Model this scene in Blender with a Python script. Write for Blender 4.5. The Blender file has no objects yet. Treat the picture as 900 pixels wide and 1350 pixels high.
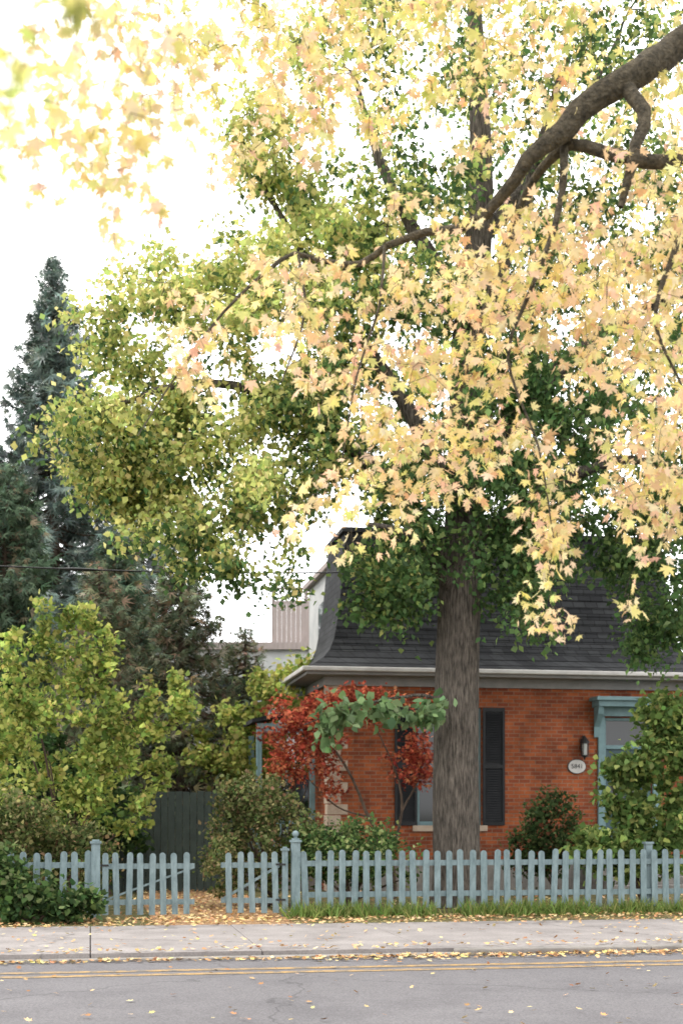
import bpy, math, numpy as np
from mathutils import Vector
rng=np.random.RandomState(11)
ANG=math.radians(10); CA,SA=math.cos(ANG),math.sin(ANG)
def L(u,v,z=0): return (u*CA-v*SA,u*SA+v*CA,z)
scene=bpy.context.scene
col=scene.collection

# ---------------------------------------------------------------- materials
def nt(name):
    m=bpy.data.materials.new(name); m.use_nodes=True
    t=m.node_tree; t.nodes.clear()
    o=t.nodes.new('ShaderNodeOutputMaterial'); return m,t,o
def N(t,ty,**k):
    n=t.nodes.new(ty)
    for a,b in k.items(): setattr(n,a,b)
    return n
def surf(name,c1,c2,scale=4,rough=.8,bump=.2,bscale=30,stretch=(1,1,1),c3=None,spec=.3,detail=6,bdist=.02,lo=.32,hi=.68,speck=0,spscale=70,crack=0,stain=0):
    m,t,o=nt(name); b=N(t,'ShaderNodeBsdfPrincipled'); t.links.new(b.outputs[0],o.inputs[0])
    b.inputs['Roughness'].default_value=rough; b.inputs['Specular IOR Level'].default_value=spec
    tc=N(t,'ShaderNodeTexCoord'); mp=N(t,'ShaderNodeMapping'); mp.inputs['Scale'].default_value=stretch
    t.links.new(tc.outputs['Object'],mp.inputs[0])
    n=N(t,'ShaderNodeTexNoise'); n.inputs['Scale'].default_value=scale; n.inputs['Detail'].default_value=detail; n.inputs['Roughness'].default_value=.65
    t.links.new(mp.outputs[0],n.inputs['Vector'])
    r=N(t,'ShaderNodeValToRGB'); e=r.color_ramp.elements
    e[0].position=lo; e[0].color=(*c1,1); e[1].position=hi; e[1].color=(*c2,1)
    if c3: x=e.new((lo+hi)/2); x.color=(*c3,1)
    t.links.new(n.outputs[0],r.inputs[0]); src=r.outputs[0]
    def scaleby(src,fac):
        mx=N(t,'ShaderNodeVectorMath',operation='SCALE'); t.links.new(src,mx.inputs[0]); t.links.new(fac,mx.inputs['Scale']); return mx.outputs[0]
    if speck:
        q=N(t,'ShaderNodeTexNoise'); q.inputs['Scale'].default_value=spscale; q.inputs['Detail'].default_value=2; t.links.new(tc.outputs['Object'],q.inputs['Vector'])
        mr=N(t,'ShaderNodeMapRange'); mr.inputs[1].default_value=.3; mr.inputs[2].default_value=.7; mr.inputs[3].default_value=1-speck; mr.inputs[4].default_value=1+speck; t.links.new(q.outputs[0],mr.inputs[0]); src=scaleby(src,mr.outputs[0])
    if crack:
        wn=N(t,'ShaderNodeTexNoise'); wn.inputs['Scale'].default_value=1.3; wn.inputs['Detail'].default_value=5; t.links.new(tc.outputs['Object'],wn.inputs['Vector'])
        ad=N(t,'ShaderNodeVectorMath',operation='ADD'); t.links.new(tc.outputs['Object'],ad.inputs[0]); t.links.new(wn.outputs['Color'],ad.inputs[1])
        vo=N(t,'ShaderNodeTexVoronoi',feature='DISTANCE_TO_EDGE'); vo.inputs['Scale'].default_value=crack; t.links.new(ad.outputs[0],vo.inputs['Vector'])
        mr=N(t,'ShaderNodeMapRange'); mr.inputs[1].default_value=.001; mr.inputs[2].default_value=.005; mr.inputs[3].default_value=.68; mr.inputs[4].default_value=1; t.links.new(vo.outputs['Distance'],mr.inputs[0]); src=scaleby(src,mr.outputs[0])
    if stain:
        q=N(t,'ShaderNodeTexNoise'); q.inputs['Scale'].default_value=stain; q.inputs['Detail'].default_value=7; q.inputs['Roughness'].default_value=.7; t.links.new(tc.outputs['Object'],q.inputs['Vector'])
        mr=N(t,'ShaderNodeMapRange'); mr.inputs[1].default_value=.52; mr.inputs[2].default_value=.7; mr.inputs[3].default_value=1; mr.inputs[4].default_value=.72; t.links.new(q.outputs[0],mr.inputs[0]); src=scaleby(src,mr.outputs[0])
    t.links.new(src,b.inputs['Base Color'])
    n2=N(t,'ShaderNodeTexNoise'); n2.inputs['Scale'].default_value=bscale; n2.inputs['Detail'].default_value=5
    t.links.new(mp.outputs[0],n2.inputs['Vector'])
    bp=N(t,'ShaderNodeBump'); bp.inputs['Strength'].default_value=bump; bp.inputs['Distance'].default_value=bdist
    t.links.new(n2.outputs[0],bp.inputs['Height']); t.links.new(bp.outputs[0],b.inputs['Normal'])
    return m
def leafmat(name,trans=.45,noise=False):
    m,t,o=nt(name)
    a=N(t,'ShaderNodeAttribute',attribute_name='Col'); src=a.outputs['Color']
    if noise:
        tc=N(t,'ShaderNodeTexCoord'); n=N(t,'ShaderNodeTexNoise'); n.inputs['Scale'].default_value=24; n.inputs['Detail'].default_value=1
        t.links.new(tc.outputs['Object'],n.inputs['Vector'])
        mr=N(t,'ShaderNodeMapRange'); mr.inputs[3].default_value=.78; mr.inputs[4].default_value=1.2
        t.links.new(n.outputs[0],mr.inputs[0])
        mx=N(t,'ShaderNodeVectorMath',operation='SCALE'); t.links.new(src,mx.inputs[0]); t.links.new(mr.outputs[0],mx.inputs['Scale']); src=mx.outputs[0]
    d=N(t,'ShaderNodeBsdfDiffuse'); tr=N(t,'ShaderNodeBsdfTranslucent')
    t.links.new(src,d.inputs[0]); t.links.new(src,tr.inputs[0])
    s=N(t,'ShaderNodeMixShader'); s.inputs[0].default_value=trans
    t.links.new(d.outputs[0],s.inputs[1]); t.links.new(tr.outputs[0],s.inputs[2])
    t.links.new(s.outputs[0],o.inputs[0]); return m
def brickmat(name,c1,c2,mortar,bw,bh,ms,rough=.85,bias=0,bump=.5,nz=.5):
    m,t,o=nt(name); b=N(t,'ShaderNodeBsdfPrincipled'); t.links.new(b.outputs[0],o.inputs[0])
    b.inputs['Roughness'].default_value=rough; b.inputs['Specular IOR Level'].default_value=.25
    tc=N(t,'ShaderNodeTexCoord'); sp=N(t,'ShaderNodeSeparateXYZ'); t.links.new(tc.outputs['Object'],sp.inputs[0])
    ad=N(t,'ShaderNodeMath',operation='ADD'); t.links.new(sp.outputs[0],ad.inputs[0]); t.links.new(sp.outputs[1],ad.inputs[1])
    cb=N(t,'ShaderNodeCombineXYZ'); t.links.new(ad.outputs[0],cb.inputs[0]); t.links.new(sp.outputs[2],cb.inputs[1])
    br=N(t,'ShaderNodeTexBrick'); br.inputs['Scale'].default_value=1; br.inputs['Brick Width'].default_value=bw; br.inputs['Row Height'].default_value=bh
    br.inputs['Mortar Size'].default_value=ms; br.inputs['Mortar Smooth'].default_value=.2; br.inputs['Bias'].default_value=bias
    br.inputs['Color1'].default_value=(*c1,1); br.inputs['Color2'].default_value=(*c2,1); br.inputs['Mortar'].default_value=(*mortar,1)
    t.links.new(cb.outputs[0],br.inputs['Vector'])
    n=N(t,'ShaderNodeTexNoise'); n.inputs['Scale'].default_value=1.7; n.inputs['Detail'].default_value=8; n.inputs['Roughness'].default_value=.7
    t.links.new(tc.outputs['Object'],n.inputs['Vector'])
    mr=N(t,'ShaderNodeMapRange'); mr.inputs[1].default_value=.3; mr.inputs[2].default_value=.7; mr.inputs[3].default_value=1-nz; mr.inputs[4].default_value=1+nz*.6
    t.links.new(n.outputs[0],mr.inputs[0])
    mx=N(t,'ShaderNodeVectorMath',operation='SCALE'); t.links.new(br.outputs['Color'],mx.inputs[0]); t.links.new(mr.outputs[0],mx.inputs['Scale'])
    t.links.new(mx.outputs[0],b.inputs['Base Color'])
    bp=N(t,'ShaderNodeBump'); bp.inputs['Strength'].default_value=bump; bp.inputs['Distance'].default_value=.02; bp.invert=True
    t.links.new(br.outputs['Fac'],bp.inputs['Height']); t.links.new(bp.outputs[0],b.inputs['Normal'])
    return m
M_leaf=leafmat('leaf_autumn',.5,True)
M_green=leafmat('leaf_green',.46)
M_needle=leafmat('needles',.12)
M_litter=leafmat('leaf_litter',.05,True)
M_bark=surf('bark',(.04,.034,.028),(.175,.148,.122),scale=15,bump=1,bscale=17,stretch=(2.2,2.2,.3),bdist=.10,rough=.95,detail=12,lo=.38,hi=.66,stain=1.2)
M_bark2=surf('bark_dark',(.035,.026,.02),(.13,.09,.065),scale=12,bump=.8,bscale=20,stretch=(1,1,.5),bdist=.02,rough=.9)
M_barkM=surf('maple_bark',(.035,.031,.024),(.13,.11,.08),scale=22,bump=1,bscale=45,bdist=.03,rough=.95,detail=10,lo=.36,hi=.66)
M_ground=surf('yard_soil',(.05,.055,.02),(.17,.11,.055),scale=2.5,bump=.8,bscale=25,c3=(.09,.085,.03),bdist=.05)
M_path=surf('leafy_path',(.16,.09,.045),(.36,.22,.11),scale=9,bump=.8,bscale=30,bdist=.04)
M_asph=surf('asphalt',(.098,.093,.098),(.145,.138,.143),scale=.7,bump=.4,bscale=90,rough=.9,bdist=.01,detail=12,speck=.28,spscale=55,crack=.2,stain=.35)
M_conc=surf('concrete',(.18,.163,.157),(.27,.247,.237),scale=1.3,bump=.3,bscale=60,rough=.9,bdist=.01,detail=12,speck=.15,spscale=40,crack=.16,stain=.8)
M_curb=surf('curb_concrete',(.15,.14,.13),(.25,.23,.21),scale=3,bump=.5,bscale=30,rough=.9,stain=2)
M_yel=surf('worn_yellow_paint',(.12,.11,.10),(.38,.24,.09),scale=7,bump=.2,bscale=60,c3=(.27,.18,.085),detail=10,lo=.38,hi=.70,speck=.25,spscale=55)
M_paint=surf('fence_paint',(.10,.145,.155),(.195,.255,.268),scale=5,bump=.3,bscale=40,stretch=(3,3,.8),rough=.6,detail=9,stain=3)
M_paintD=surf('dark_fence_paint',(.03,.042,.038),(.05,.067,.058),scale=5,bump=.3)
M_teal=surf('teal_trim',(.12,.20,.22),(.17,.27,.29),scale=6,bump=.1,rough=.5)
M_door=surf('door_paint',(.035,.07,.085),(.05,.095,.11),scale=5,bump=.1,rough=.4)
M_black=surf('shutter_black',(.008,.009,.011),(.016,.017,.02),scale=5,bump=.1,rough=.5)
M_white=surf('gutter_white',(.42,.40,.39),(.56,.55,.53),scale=3,bump=.1,rough=.5)
M_stucco=surf('white_stucco',(.40,.41,.41),(.55,.55,.54),scale=2,bump=.3,rough=.9)
M_wood=surf('weathered_boards',(.27,.23,.215),(.38,.32,.30),scale=5,bump=.3,stretch=(4,4,.5))
M_brick=brickmat('red_brick',(.36,.095,.032),(.20,.048,.022),(.25,.15,.10),.23,.078,.0085,nz=.5,bump=.8)
M_quoin=surf('quoin_stone',(.33,.25,.19),(.46,.37,.29),scale=6,bump=.4)
M_slate=brickmat('slate',(.019,.020,.023),(.038,.040,.043),(.008,.008,.009),.26,.13,.008,bump=.9,nz=.4,rough=.85)
M_steel=surf('black_metal',(.01,.01,.01),(.02,.02,.02),rough=.4)
m,t,o=nt('window_glass'); b=N(t,'ShaderNodeBsdfPrincipled'); b.inputs['Base Color'].default_value=(.02,.025,.03,1); b.inputs['Roughness'].default_value=.06; t.links.new(b.outputs[0],o.inputs[0]); M_glass=m
m,t,o=nt('lantern_glass'); b=N(t,'ShaderNodeBsdfPrincipled'); b.inputs['Base Color'].default_value=(.4,.42,.4,1); b.inputs['Roughness'].default_value=.2; t.links.new(b.outputs[0],o.inputs[0]); M_lg=m

# ---------------------------------------------------------------- mesh helpers
def link(o,parent=None):
    col.objects.link(o)
    if parent: o.parent=parent
    return o
def empty(name,loc=(0,0,0),rot=0):
    e=bpy.data.objects.new(name,None); e.empty_display_size=.2; e.location=loc; e.rotation_euler=(0,0,rot); return link(e)
def mesh_np(name,V,F,mat,parent=None,C=None,smooth=False,off=(0,0,0)):
    V=np.asarray(V,np.float32)-np.asarray(off,np.float32); F=np.asarray(F,np.int32)
    me=bpy.data.meshes.new(name); me.vertices.add(len(V)); me.vertices.foreach_set('co',V.ravel())
    k=F.shape[1]; me.loops.add(F.size); me.loops.foreach_set('vertex_index',F.ravel())
    me.polygons.add(len(F)); me.polygons.foreach_set('loop_start',np.arange(len(F),dtype=np.int32)*k)
    me.update(calc_edges=True); me.validate()
    if C is not None:
        a=me.color_attributes.new('Col','FLOAT_COLOR','POINT'); c=np.ones((len(V),4),np.float32); c[:,:3]=C; a.data.foreach_set('color',c.ravel())
    if smooth: me.polygons.foreach_set('use_smooth',np.ones(len(F),bool))
    me.materials.append(mat)
    return link(bpy.data.objects.new(name,me),parent)
class PB:
    """polygon batch"""
    def __init__(s): s.v=[];s.f=[]
    def box(s,x0,x1,y0,y1,z0,z1):
        n=len(s.v); s.v+=[(x0,y0,z0),(x1,y0,z0),(x1,y1,z0),(x0,y1,z0),(x0,y0,z1),(x1,y0,z1),(x1,y1,z1),(x0,y1,z1)]
        s.f+=[tuple(n+i for i in q) for q in [(0,3,2,1),(4,5,6,7),(0,1,5,4),(1,2,6,5),(2,3,7,6),(3,0,4,7)]]; return s
    def prism(s,prof,y0,y1):
        n=len(s.v);k=len(prof)
        s.v+=[(x,y0,z) for x,z in prof]+[(x,y1,z) for x,z in prof]
        s.f+=[tuple(n+i for i in range(k)),tuple(n+k+i for i in reversed(range(k)))]
        s.f+=[(n+(i+1)%k,n+i,n+k+i,n+k+(i+1)%k) for i in range(k)]; return s
    def lathe(s,prof,cx,cy,seg=14):
        n=len(s.v);k=len(prof)
        for r,z in prof:
            for j in range(seg):
                a=2*math.pi*j/seg; s.v.append((cx+r*math.cos(a),cy+r*math.sin(a),z))
        for i in range(k-1):
            for j in range(seg):
                j2=(j+1)%seg; s.f.append((n+i*seg+j,n+i*seg+j2,n+(i+1)*seg+j2,n+(i+1)*seg+j))
        s.f.append(tuple(n+j for j in reversed(range(seg)))); s.f.append(tuple(n+(k-1)*seg+j for j in range(seg))); return s
    def obj(s,name,mat,parent=None,bevel=0):
        me=bpy.data.meshes.new(name); me.from_pydata(s.v,[],s.f); me.update(); me.materials.append(mat)
        o=link(bpy.data.objects.new(name,me),parent)
        if bevel:
            b=o.modifiers.new('b','BEVEL'); b.width=bevel; b.segments=2; b.limit_method='ANGLE'
        return o
class Tubes:
    def __init__(s): s.V=[];s.F=[];s.n=0
    def add(s,P,R,sides=5,ridge=0):
        P=np.asarray(P,float);R=np.asarray(R,float);n=len(P)
        T=np.gradient(P,axis=0); T/=np.linalg.norm(T,axis=1)[:,None]+1e-9
        up=np.array([0.13,1,.07]) if abs(T[:,1]).mean()<.8 else np.array([1,.1,0.])
        A=np.cross(T,up);A/=np.linalg.norm(A,axis=1)[:,None]+1e-9;B=np.cross(T,A)
        a=np.arange(sides)*2*math.pi/sides
        rr=R[:,None]*np.ones(sides)[None]
        if ridge:
            z=P[:,2:3]
            rr=rr*(1+ridge*(np.sin(a*5+1)+.6*np.sin(a*9+z*.3)))
            rr=rr*(1+.022*np.abs(np.sin(a*11+1.3*np.sin(z*1.9)+.7*np.sin(z*4.3+a*2)))+.014*np.sin(a*23+1.6*np.sin(z*3.1+a)+z*.5)+.012*np.sin(z*13+a*7)*np.sin(a*17))
        V=P[:,None]+rr[...,None]*(np.cos(a)[None,:,None]*A[:,None]+np.sin(a)[None,:,None]*B[:,None])
        i=np.arange(n-1)[:,None]*sides;j=np.arange(sides)[None];j2=(j+1)%sides
        F=np.stack([i+j,i+j2,i+sides+j2,i+sides+j],-1).reshape(-1,4)+s.n
        s.V.append(V.reshape(-1,3));s.F.append(F);s.n+=n*sides
    def obj(s,name,mat,parent=None,off=(0,0,0)):
        return mesh_np(name,np.concatenate(s.V),np.concatenate(s.F),mat,parent,smooth=True,off=off)
def smooth_poly(pts,step):
    pts=np.asarray(pts,float); n=len(pts); ext=np.vstack([2*pts[0]-pts[1],pts,2*pts[-1]-pts[-2]]); out=[]
    for i in range(n-1):
        p0,p1,p2,p3=ext[i:i+4]; k=max(1,int(np.linalg.norm((p2-p1)[:3])/step))
        for q in range(k):
            t=q/k; out.append(.5*((2*p1)+(-p0+p2)*t+(2*p0-5*p1+4*p2-p3)*t*t+(-p0+3*p1-3*p2+p3)*t**3))
    out.append(pts[-1]); return np.array(out)

def maple_T():
    half=[(90,1.0),(78,.66),(67,.70),(58,.36),(46,.70),(41,.95),(31,.60),(16,.62),(7,.34),(-10,.50),(-18,.66),(-35,.34),(-70,.22)]
    out=[(a,r) for a,r in half]+[(180-a,r) for a,r in reversed(half[1:])]
    V=[(0,0,0)]+[(r*math.cos(math.radians(a)),r*math.sin(math.radians(a)),-.22*r*r*(1 if i%2 else .7)) for i,(a,r) in enumerate(out)]
    k=len(out); F=[(0,1+(i+1)%k,1+i) for i in range(k)]
    b=len(V); V+=[(-.018,-.2,-.01),(.018,-.2,-.01),(0.0,-.95,.12)]; F.append((b,b+1,b+2))
    V=np.array(V); V[:,1]+=.95; V[:,2]-=.12; return V,np.array(F)
def simple_T():
    V=np.array([(0,0,0),(.40,.4,.08),(.26,.8,.03),(0,1.1,-.1),(-.26,.8,.03),(-.40,.4,.08)]); return V,np.array([(0,1,5),(1,2,5),(2,4,5),(2,3,4)])
def diamond_T():
    return np.array([(0,0,0),(.42,.5,.1),(0,1.1,-.06),(-.42,.5,.1)]),np.array([(0,1,2),(0,2,3)])
def spray_T():
    V=[];F=[]
    for k,a in enumerate([-55,-28,0,28,55]):
        r=math.radians(a); l=1-.25*abs(a)/55; d=np.array([math.sin(r),math.cos(r)]); p=np.array([d[1],-d[0]])*.07
        n=len(V); V+=[(-p[0]+0,-p[1],0),(p[0],p[1],0),(d[0]*l,d[1]*l,-.12*(k%2))]; F.append((n,n+1,n+2))
    return np.array(V),np.array(F)
def blade_T():
    return np.array([(-.04,0,0),(.04,0,0),(.03,.6,.08),(-.03,.6,.08),(0,1,.3)]),np.array([(0,1,2),(0,2,3),(3,2,4)])
def nrm(a): return a/(np.linalg.norm(a,axis=1)[:,None]+1e-9)
def leaves(name,P,D,S,C,T,mat,parent=None,off=(0,0,0),up=0,rg=rng):
    P=np.asarray(P);D=nrm(np.asarray(D)); n=len(P)
    r=rg.normal(size=(n,3)); r[:,2]+=up
    X=nrm(np.cross(D,r)); Z=np.cross(X,D)
    TV,TF=T; k=len(TV); w=(1+.25*rg.normal(size=n)).clip(.5,1.4)[:,None,None]; cu=(1+.8*rg.normal(size=n))[:,None,None]
    V=P[:,None]+np.asarray(S)[:,None,None]*(TV[None,:,0:1]*w*X[:,None]+TV[None,:,1:2]*D[:,None]+TV[None,:,2:3]*cu*Z[:,None])
    F=(TF[None]+(np.arange(n)*k)[:,None,None]).reshape(-1,TF.shape[1])
    return mesh_np(name,V.reshape(-1,3),F,mat,parent,C=np.repeat(C,k,axis=0),off=off)
def palette(n,cols,w,rg=rng,var=.15):
    c=np.array(cols)[rg.choice(len(cols),n,p=np.array(w)/sum(w))]
    return (c*(1+var*rg.normal(size=(n,1)))*(1+.06*rg.normal(size=(n,3)))).clip(.004,.95)
def ell(c,r,n,rg=rng,shell=0):
    d=nrm(rg.normal(size=(n,3))); q=rg.uniform(shell,1,n)**(1/2.2); return np.array(c)+d*q[:,None]*np.array(r)
def clumped(c,r,n,rg,per=4,sp=(.34,.34,.2)):
    k=max(1,n//per); cc=ell(c,r,k,rg,.1); return cc[rg.randint(0,k,n)]+rg.normal(size=(n,3))*np.array(sp)

def grow(limbs,A,droop=1.,step=.25,rmin=.004,rk=.012,pen=1.0,rg=rng,sides=5,limb_sides=10,ridge=0):
    tb=Tubes(); P=[];R=[]
    for lm in limbs:
        big=max(x[3] for x in lm)>.3
        q=smooth_poly(lm,.06 if (big and ridge) else step)
        j=rg.normal(size=(len(q),3))*np.minimum(q[:,3:4]*.18,.012)*(0 if big else 1); j[0]=0; q[:,:3]+=j
        tb.add(q[:,:3],q[:,3],96 if (big and ridge) else limb_sides,ridge if big else 0)
        P.append(q[:,:3]);R.append(q[:,3])
    P=np.concatenate(P);R=np.concatenate(R)
    d0=np.array([np.linalg.norm(P-a,axis=1).min() for a in A])*rg.uniform(.6,1.6,len(A)); paths=[]
    for i in np.argsort(d0):
        a=A[i]; dv=P-a; dist=np.linalg.norm(dv,axis=1)+pen*np.maximum(0,a[2]-P[:,2])*.8
        k=dist.argmin(); n0=P[k]; l=np.linalg.norm(a-n0)
        if l<.05: continue
        h=(a-n0)*np.array([1,1,.3]); c1=n0+h*.4+np.array([0,0,.18*l*droop])+rg.normal(size=3)*.07*l
        c2=a+np.array([0,0,.4*l*droop])-h*.12+rg.normal(size=3)*.07*l
        m=max(3,int(l/step)+2); t=np.linspace(0,1,m)[:,None]
        q=(1-t)**3*n0+3*(1-t)**2*t*c1+3*(1-t)*t*t*c2+t**3*a
        r0=min(R[k]*.75,rmin+rk*l); rr=np.linspace(max(r0,rmin),rmin*.8,m)
        tb.add(q,rr,sides); P=np.vstack([P,q[1:]]);R=np.concatenate([R,rr[1:]]); paths.append(q)
    return tb,paths
def along(paths,n,lo=.3,rg=rng,jit=.03,dens=0):
    out=[];cid=[]
    for i,q in enumerate(paths):
        if dens:
            l=np.linalg.norm(q[-1]-q[0]); lo_=max(0,1-1.1/l) if l>0 else 0; k=max(5,int(dens*min(l,1.1)*rg.uniform(.6,1.4)))
        else: lo_=lo; k=max(1,int(n*rg.uniform(.6,1.4)))
        t=rg.uniform(lo_,1,k)*(len(q)-1); a=np.floor(t).astype(int).clip(0,len(q)-2); f=(t-a)[:,None]
        out.append(q[a]*(1-f)+q[a+1]*f+rg.normal(size=(k,3))*jit); cid.append(np.full(k,i))
    return np.concatenate(out),np.concatenate(cid)

# ---------------------------------------------------------------- ground, road
def strip(name,pts,u0,u1,mat,nu=2):
    V=[];F=[]
    us=np.linspace(u0,u1,nu)
    for u in us:
        for v,z in pts: V.append(L(u,v,z))
    k=len(pts)
    for i in range(nu-1):
        for j in range(k-1): F.append((i*k+j,(i+1)*k+j,(i+1)*k+j+1,i*k+j+1))
    return mesh_np(name,V,F,mat)
strip('ground',[(-500,-.02),(4.6,-.02),(4.7,-.3),(20.0,-.3),(20.1,-.012),(900,-.012)],-700,700,M_ground)
strip('road',[(4.9,-.08),(16.1,-.08)],-150,150,M_asph)
for i,v in enumerate((14.66,15.02)):
    strip('road_marking',[(v,-.076),(v+.17,-.076)],-150,150,M_yel)
pb=PB(); u=-39.0
while u<60:
    w=1.95; pb.box(u+.006,u+w-.006,16.3,20.15,-.2,0+.006*math.sin(u*3)); u+=w
o=pb.obj('sidewalk',M_conc,bevel=.006); o.rotation_euler[2]=ANG
pb=PB(); u=-39.0
while u<60:
    w=2.4; top=-.005 if (u>2.5 or u<-9) else -.05
    pb.box(u+.006,u+w-.006,16.1,16.29,-.25,top); u+=w
o=pb.obj('curb',M_curb,bevel=.02); o.rotation_euler[2]=ANG
pb=PB(); 
for k in range(40): pb.box(-39+k*2.4,-39+k*2.4+2.39,4.7,4.89,-.25,.04)
o=pb.obj('curb',M_curb,bevel=.02); o.rotation_euler[2]=ANG
strip('garden_path',[(20.16,-.004),(30,-.004)],.9,2.9,M_path)

# ---------------------------------------------------------------- fence
def picket(pb,u,w,z0,z1,y0,y1,rg):
    r=w/2; prof=[(u-r,z0),(u+r,z0)]+[(u+r*math.cos(a),z1-r+r*math.sin(a)) for a in np.linspace(0,math.pi,7)]
    t=rg.normal()*.006; prof=[(x+t*(z-z0)*3,z) for x,z in prof]; pb.prism(prof,y0+rg.normal()*.002,y1)
def fence_run(name,u0,u1,v,posts=(),vshift=0):
    pb=PB(); u=u0
    while u<u1-.05:
        picket(pb,u+.05,.098+rng.normal()*.002,.09+rng.normal()*.008,1.0+rng.normal()*.009,v-.022,v,rng); u+=.188
    for z in (.28,.76): pb.box(u0,u1,v+.002,v+.04,z,z+.085)
    for p in posts:
        pb.box(p-.055,p+.055,v+.045,v+.15,-.1,1.08); pb.box(p-.075,p+.075,v+.03,v+.165,1.081,1.115)
    o=pb.obj(name,M_paint,bevel=.003); o.rotation_euler[2]=ANG; return o
VF=21.57
fence_run('picket_fence',3.2,20,VF,(8.82,11.3,13.8,16.3,19))
fence_run('picket_fence',-14,-.02,VF,(-2.4,-5,-7.5,-10))
def gate(name,hu,w,ang,flip):
    e=empty(name,L(hu,VF,0),ANG+ang); pb=PB(); n=int(w/.165); s=-1 if flip else 1
    for i in range(n): picket(pb,s*(.05+i*w/n),.092,.05+rng.normal()*.004,.985+rng.normal()*.008,-.022,0,rng)
    x0,x1=(0,w) if s>0 else (-w,0)
    pb.obj('pickets',M_paint,e,.003); q=PB()
    for z in (.2,.74): q.box(x0,x1,.002,.035,z,z+.08)
    n0=len(q.v); q.v+=[(x0+.02,.003,.28),(x0+.1,.003,.28),(x1-.02,.003,.74),(x1-.1,.003,.74),(x0+.02,.03,.28),(x0+.1,.03,.28),(x1-.02,.03,.74),(x1-.1,.03,.74)]
    q.f+=[tuple(n0+i for i in f) for f in [(0,1,2,3),(7,6,5,4),(0,4,5,1),(1,5,6,2),(2,6,7,3),(3,7,4,0)]]
    q.obj('rails',M_paint,e)
    h=PB(); [h.box(-.05,.1,-.03,-.024,z,z+.03) for z in (.24,.78)]; h.obj('hinges',M_steel,e)
gate('garden_gate',.17,1.38,math.radians(-1),False)
gate('garden_gate',2.84,.9,math.radians(-14),True)
def post(u,v,w,h,ball):
    pb=PB(); a=w/2; pb.box(u-a,u+a,v-a,v+a,-.1,h); pb.box(u-a-.02,u+a+.02,v-a-.02,v+a+.02,h+.001,h+.035)
    pb.box(u-a+.01,u+a-.01,v-a+.01,v+a-.01,h+.036,h+.06)
    if ball: pb.lathe([(.02,h+.06),(.03,h+.075),(.022,h+.085)]+[(.052*math.cos(t),h+.13+.052*math.sin(t)) for t in np.linspace(-1.2,1.5,8)],u,v)
    o=pb.obj('gate_post',M_paint,bevel=.004); o.rotation_euler[2]=ANG
post(.08,VF,.13,1.12,False); post(2.93,VF+.02,.085,1.0,False); post(3.09,VF,.13,1.13,True)
pb=PB(); u=-3.4
while u<2.7: pb.box(u,u+.135,28.6,28.63,0,2.0+rng.normal()*.008); u+=.145
pb.box(-3.4,2.75,28.64,28.7,.3,.4); pb.box(-3.4,2.75,28.64,28.7,1.6,1.7)
o=pb.obj('board_fence',M_paintD); o.rotation_euler[2]=ANG

# ---------------------------------------------------------------- brick house
H=empty('brick_house',(0,0,0),ANG)
U0,U1,V0,V1=4.67,12.3,28.05,30.6
pb=PB()
def wall(x0,x1,z0,z1): pb.box(x0,x1,V0,V0+.3,z0,z1)
W0,W1,WZ0,WZ1=6.5,7.85,1.32,3.72; D0,D1,DZ1=10.45,11.5,3.55
wall(U0,W0,0,4.3); wall(W0,W1,0,WZ0); wall(W0,W1,WZ1,4.3); wall(W1,D0,0,4.3); wall(D0,D1,DZ1,4.3); wall(D1,U1,0,4.3)
pb.box(U0,U0+.3,V0+.301,V1,0,4.3); pb.box(U1-.3,U1,V0+.301,V1,0,4.3); pb.box(U0+.301,U1-.301,V1-.3,V1,0,4.3)
pb.obj('walls',M_brick,H)
pb=PB(); pb.box(5.25,11.9,V1+.01,34.3,0,7.0); pb.obj('rear_wing',M_stucco,H)
pb=PB(); pb.box(5.12,12.05,V1+.02,34.45,7.001,7.12); pb.obj('rear_wing_roof',M_wood,H)
pb=PB(); pb.box(5.232,5.247,31.8,32.8,5.0,6.4); pb.obj('rear_wing_window',M_glass,H)
pb=PB()
z=.0;i=0
while z<4.2:
    w=.40 if i%2 else .26; w2=.26 if i%2 else .40
    pb.box(U0-.018,U0+w,V0-.018,V0+w2,z,z+.205); z+=.22;i+=1
pb.obj('quoins',M_quoin,H,.008)
pb=PB(); pb.box(U0-.03,U1+.03,V0-.05,V0-.003,0,.55); pb.obj('foundation',M_curb,H)
prof=[(-.52,4.42),(-.47,4.47),(-.3,4.55),(-.1,4.68),(.05,4.86),(.16,5.12),(.24,5.5),(.31,6.0),(.37,6.6),(.43,7.3)]
V=[];F=[]
for o_,z in prof: V+=[(U0+o_,V0+o_,z),(U1-o_,V0+o_,z),(U1-o_,V1+.005,z),(U0+o_,V1+.005,z)]
for i in range(len(prof)-1):
    for j in range(4): F.append((i*4+j,i*4+(j+1)%4,i*4+4+(j+1)%4,i*4+4+j))
k=len(prof)*4-4; F.append((k,k+1,k+2,k+3))
me=bpy.data.meshes.new('roof'); me.from_pydata(V,[],F); me.materials.append(M_slate); link(bpy.data.objects.new('roof',me),H)
pb=PB()
for i in range(1,len(prof)-1):
    (o0,z0),(o1,z1)=prof[i],prof[i+1]; m=max(1,int(round((z1-z0)/.16)))
    for q in range(m):
        f0=q/m;f1=(q+1)/m; a=o0+(o1-o0)*f0; c_=o0+(o1-o0)*f1; za=z0+(z1-z0)*f0; zc=z0+(z1-z0)*f1
        n0=len(pb.v); pb.v+=[(U0+a,V0+a-.022,za),(U1-a,V0+a-.022,za),(U1-c_,V0+c_-.006,zc),(U0+c_,V0+c_-.006,zc),(U0+a,V0+a+.01,za),(U1-a,V0+a+.01,za)]
        pb.f+=[(n0,n0+1,n0+2,n0+3),(n0+4,n0+5,n0+1,n0)]
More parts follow.
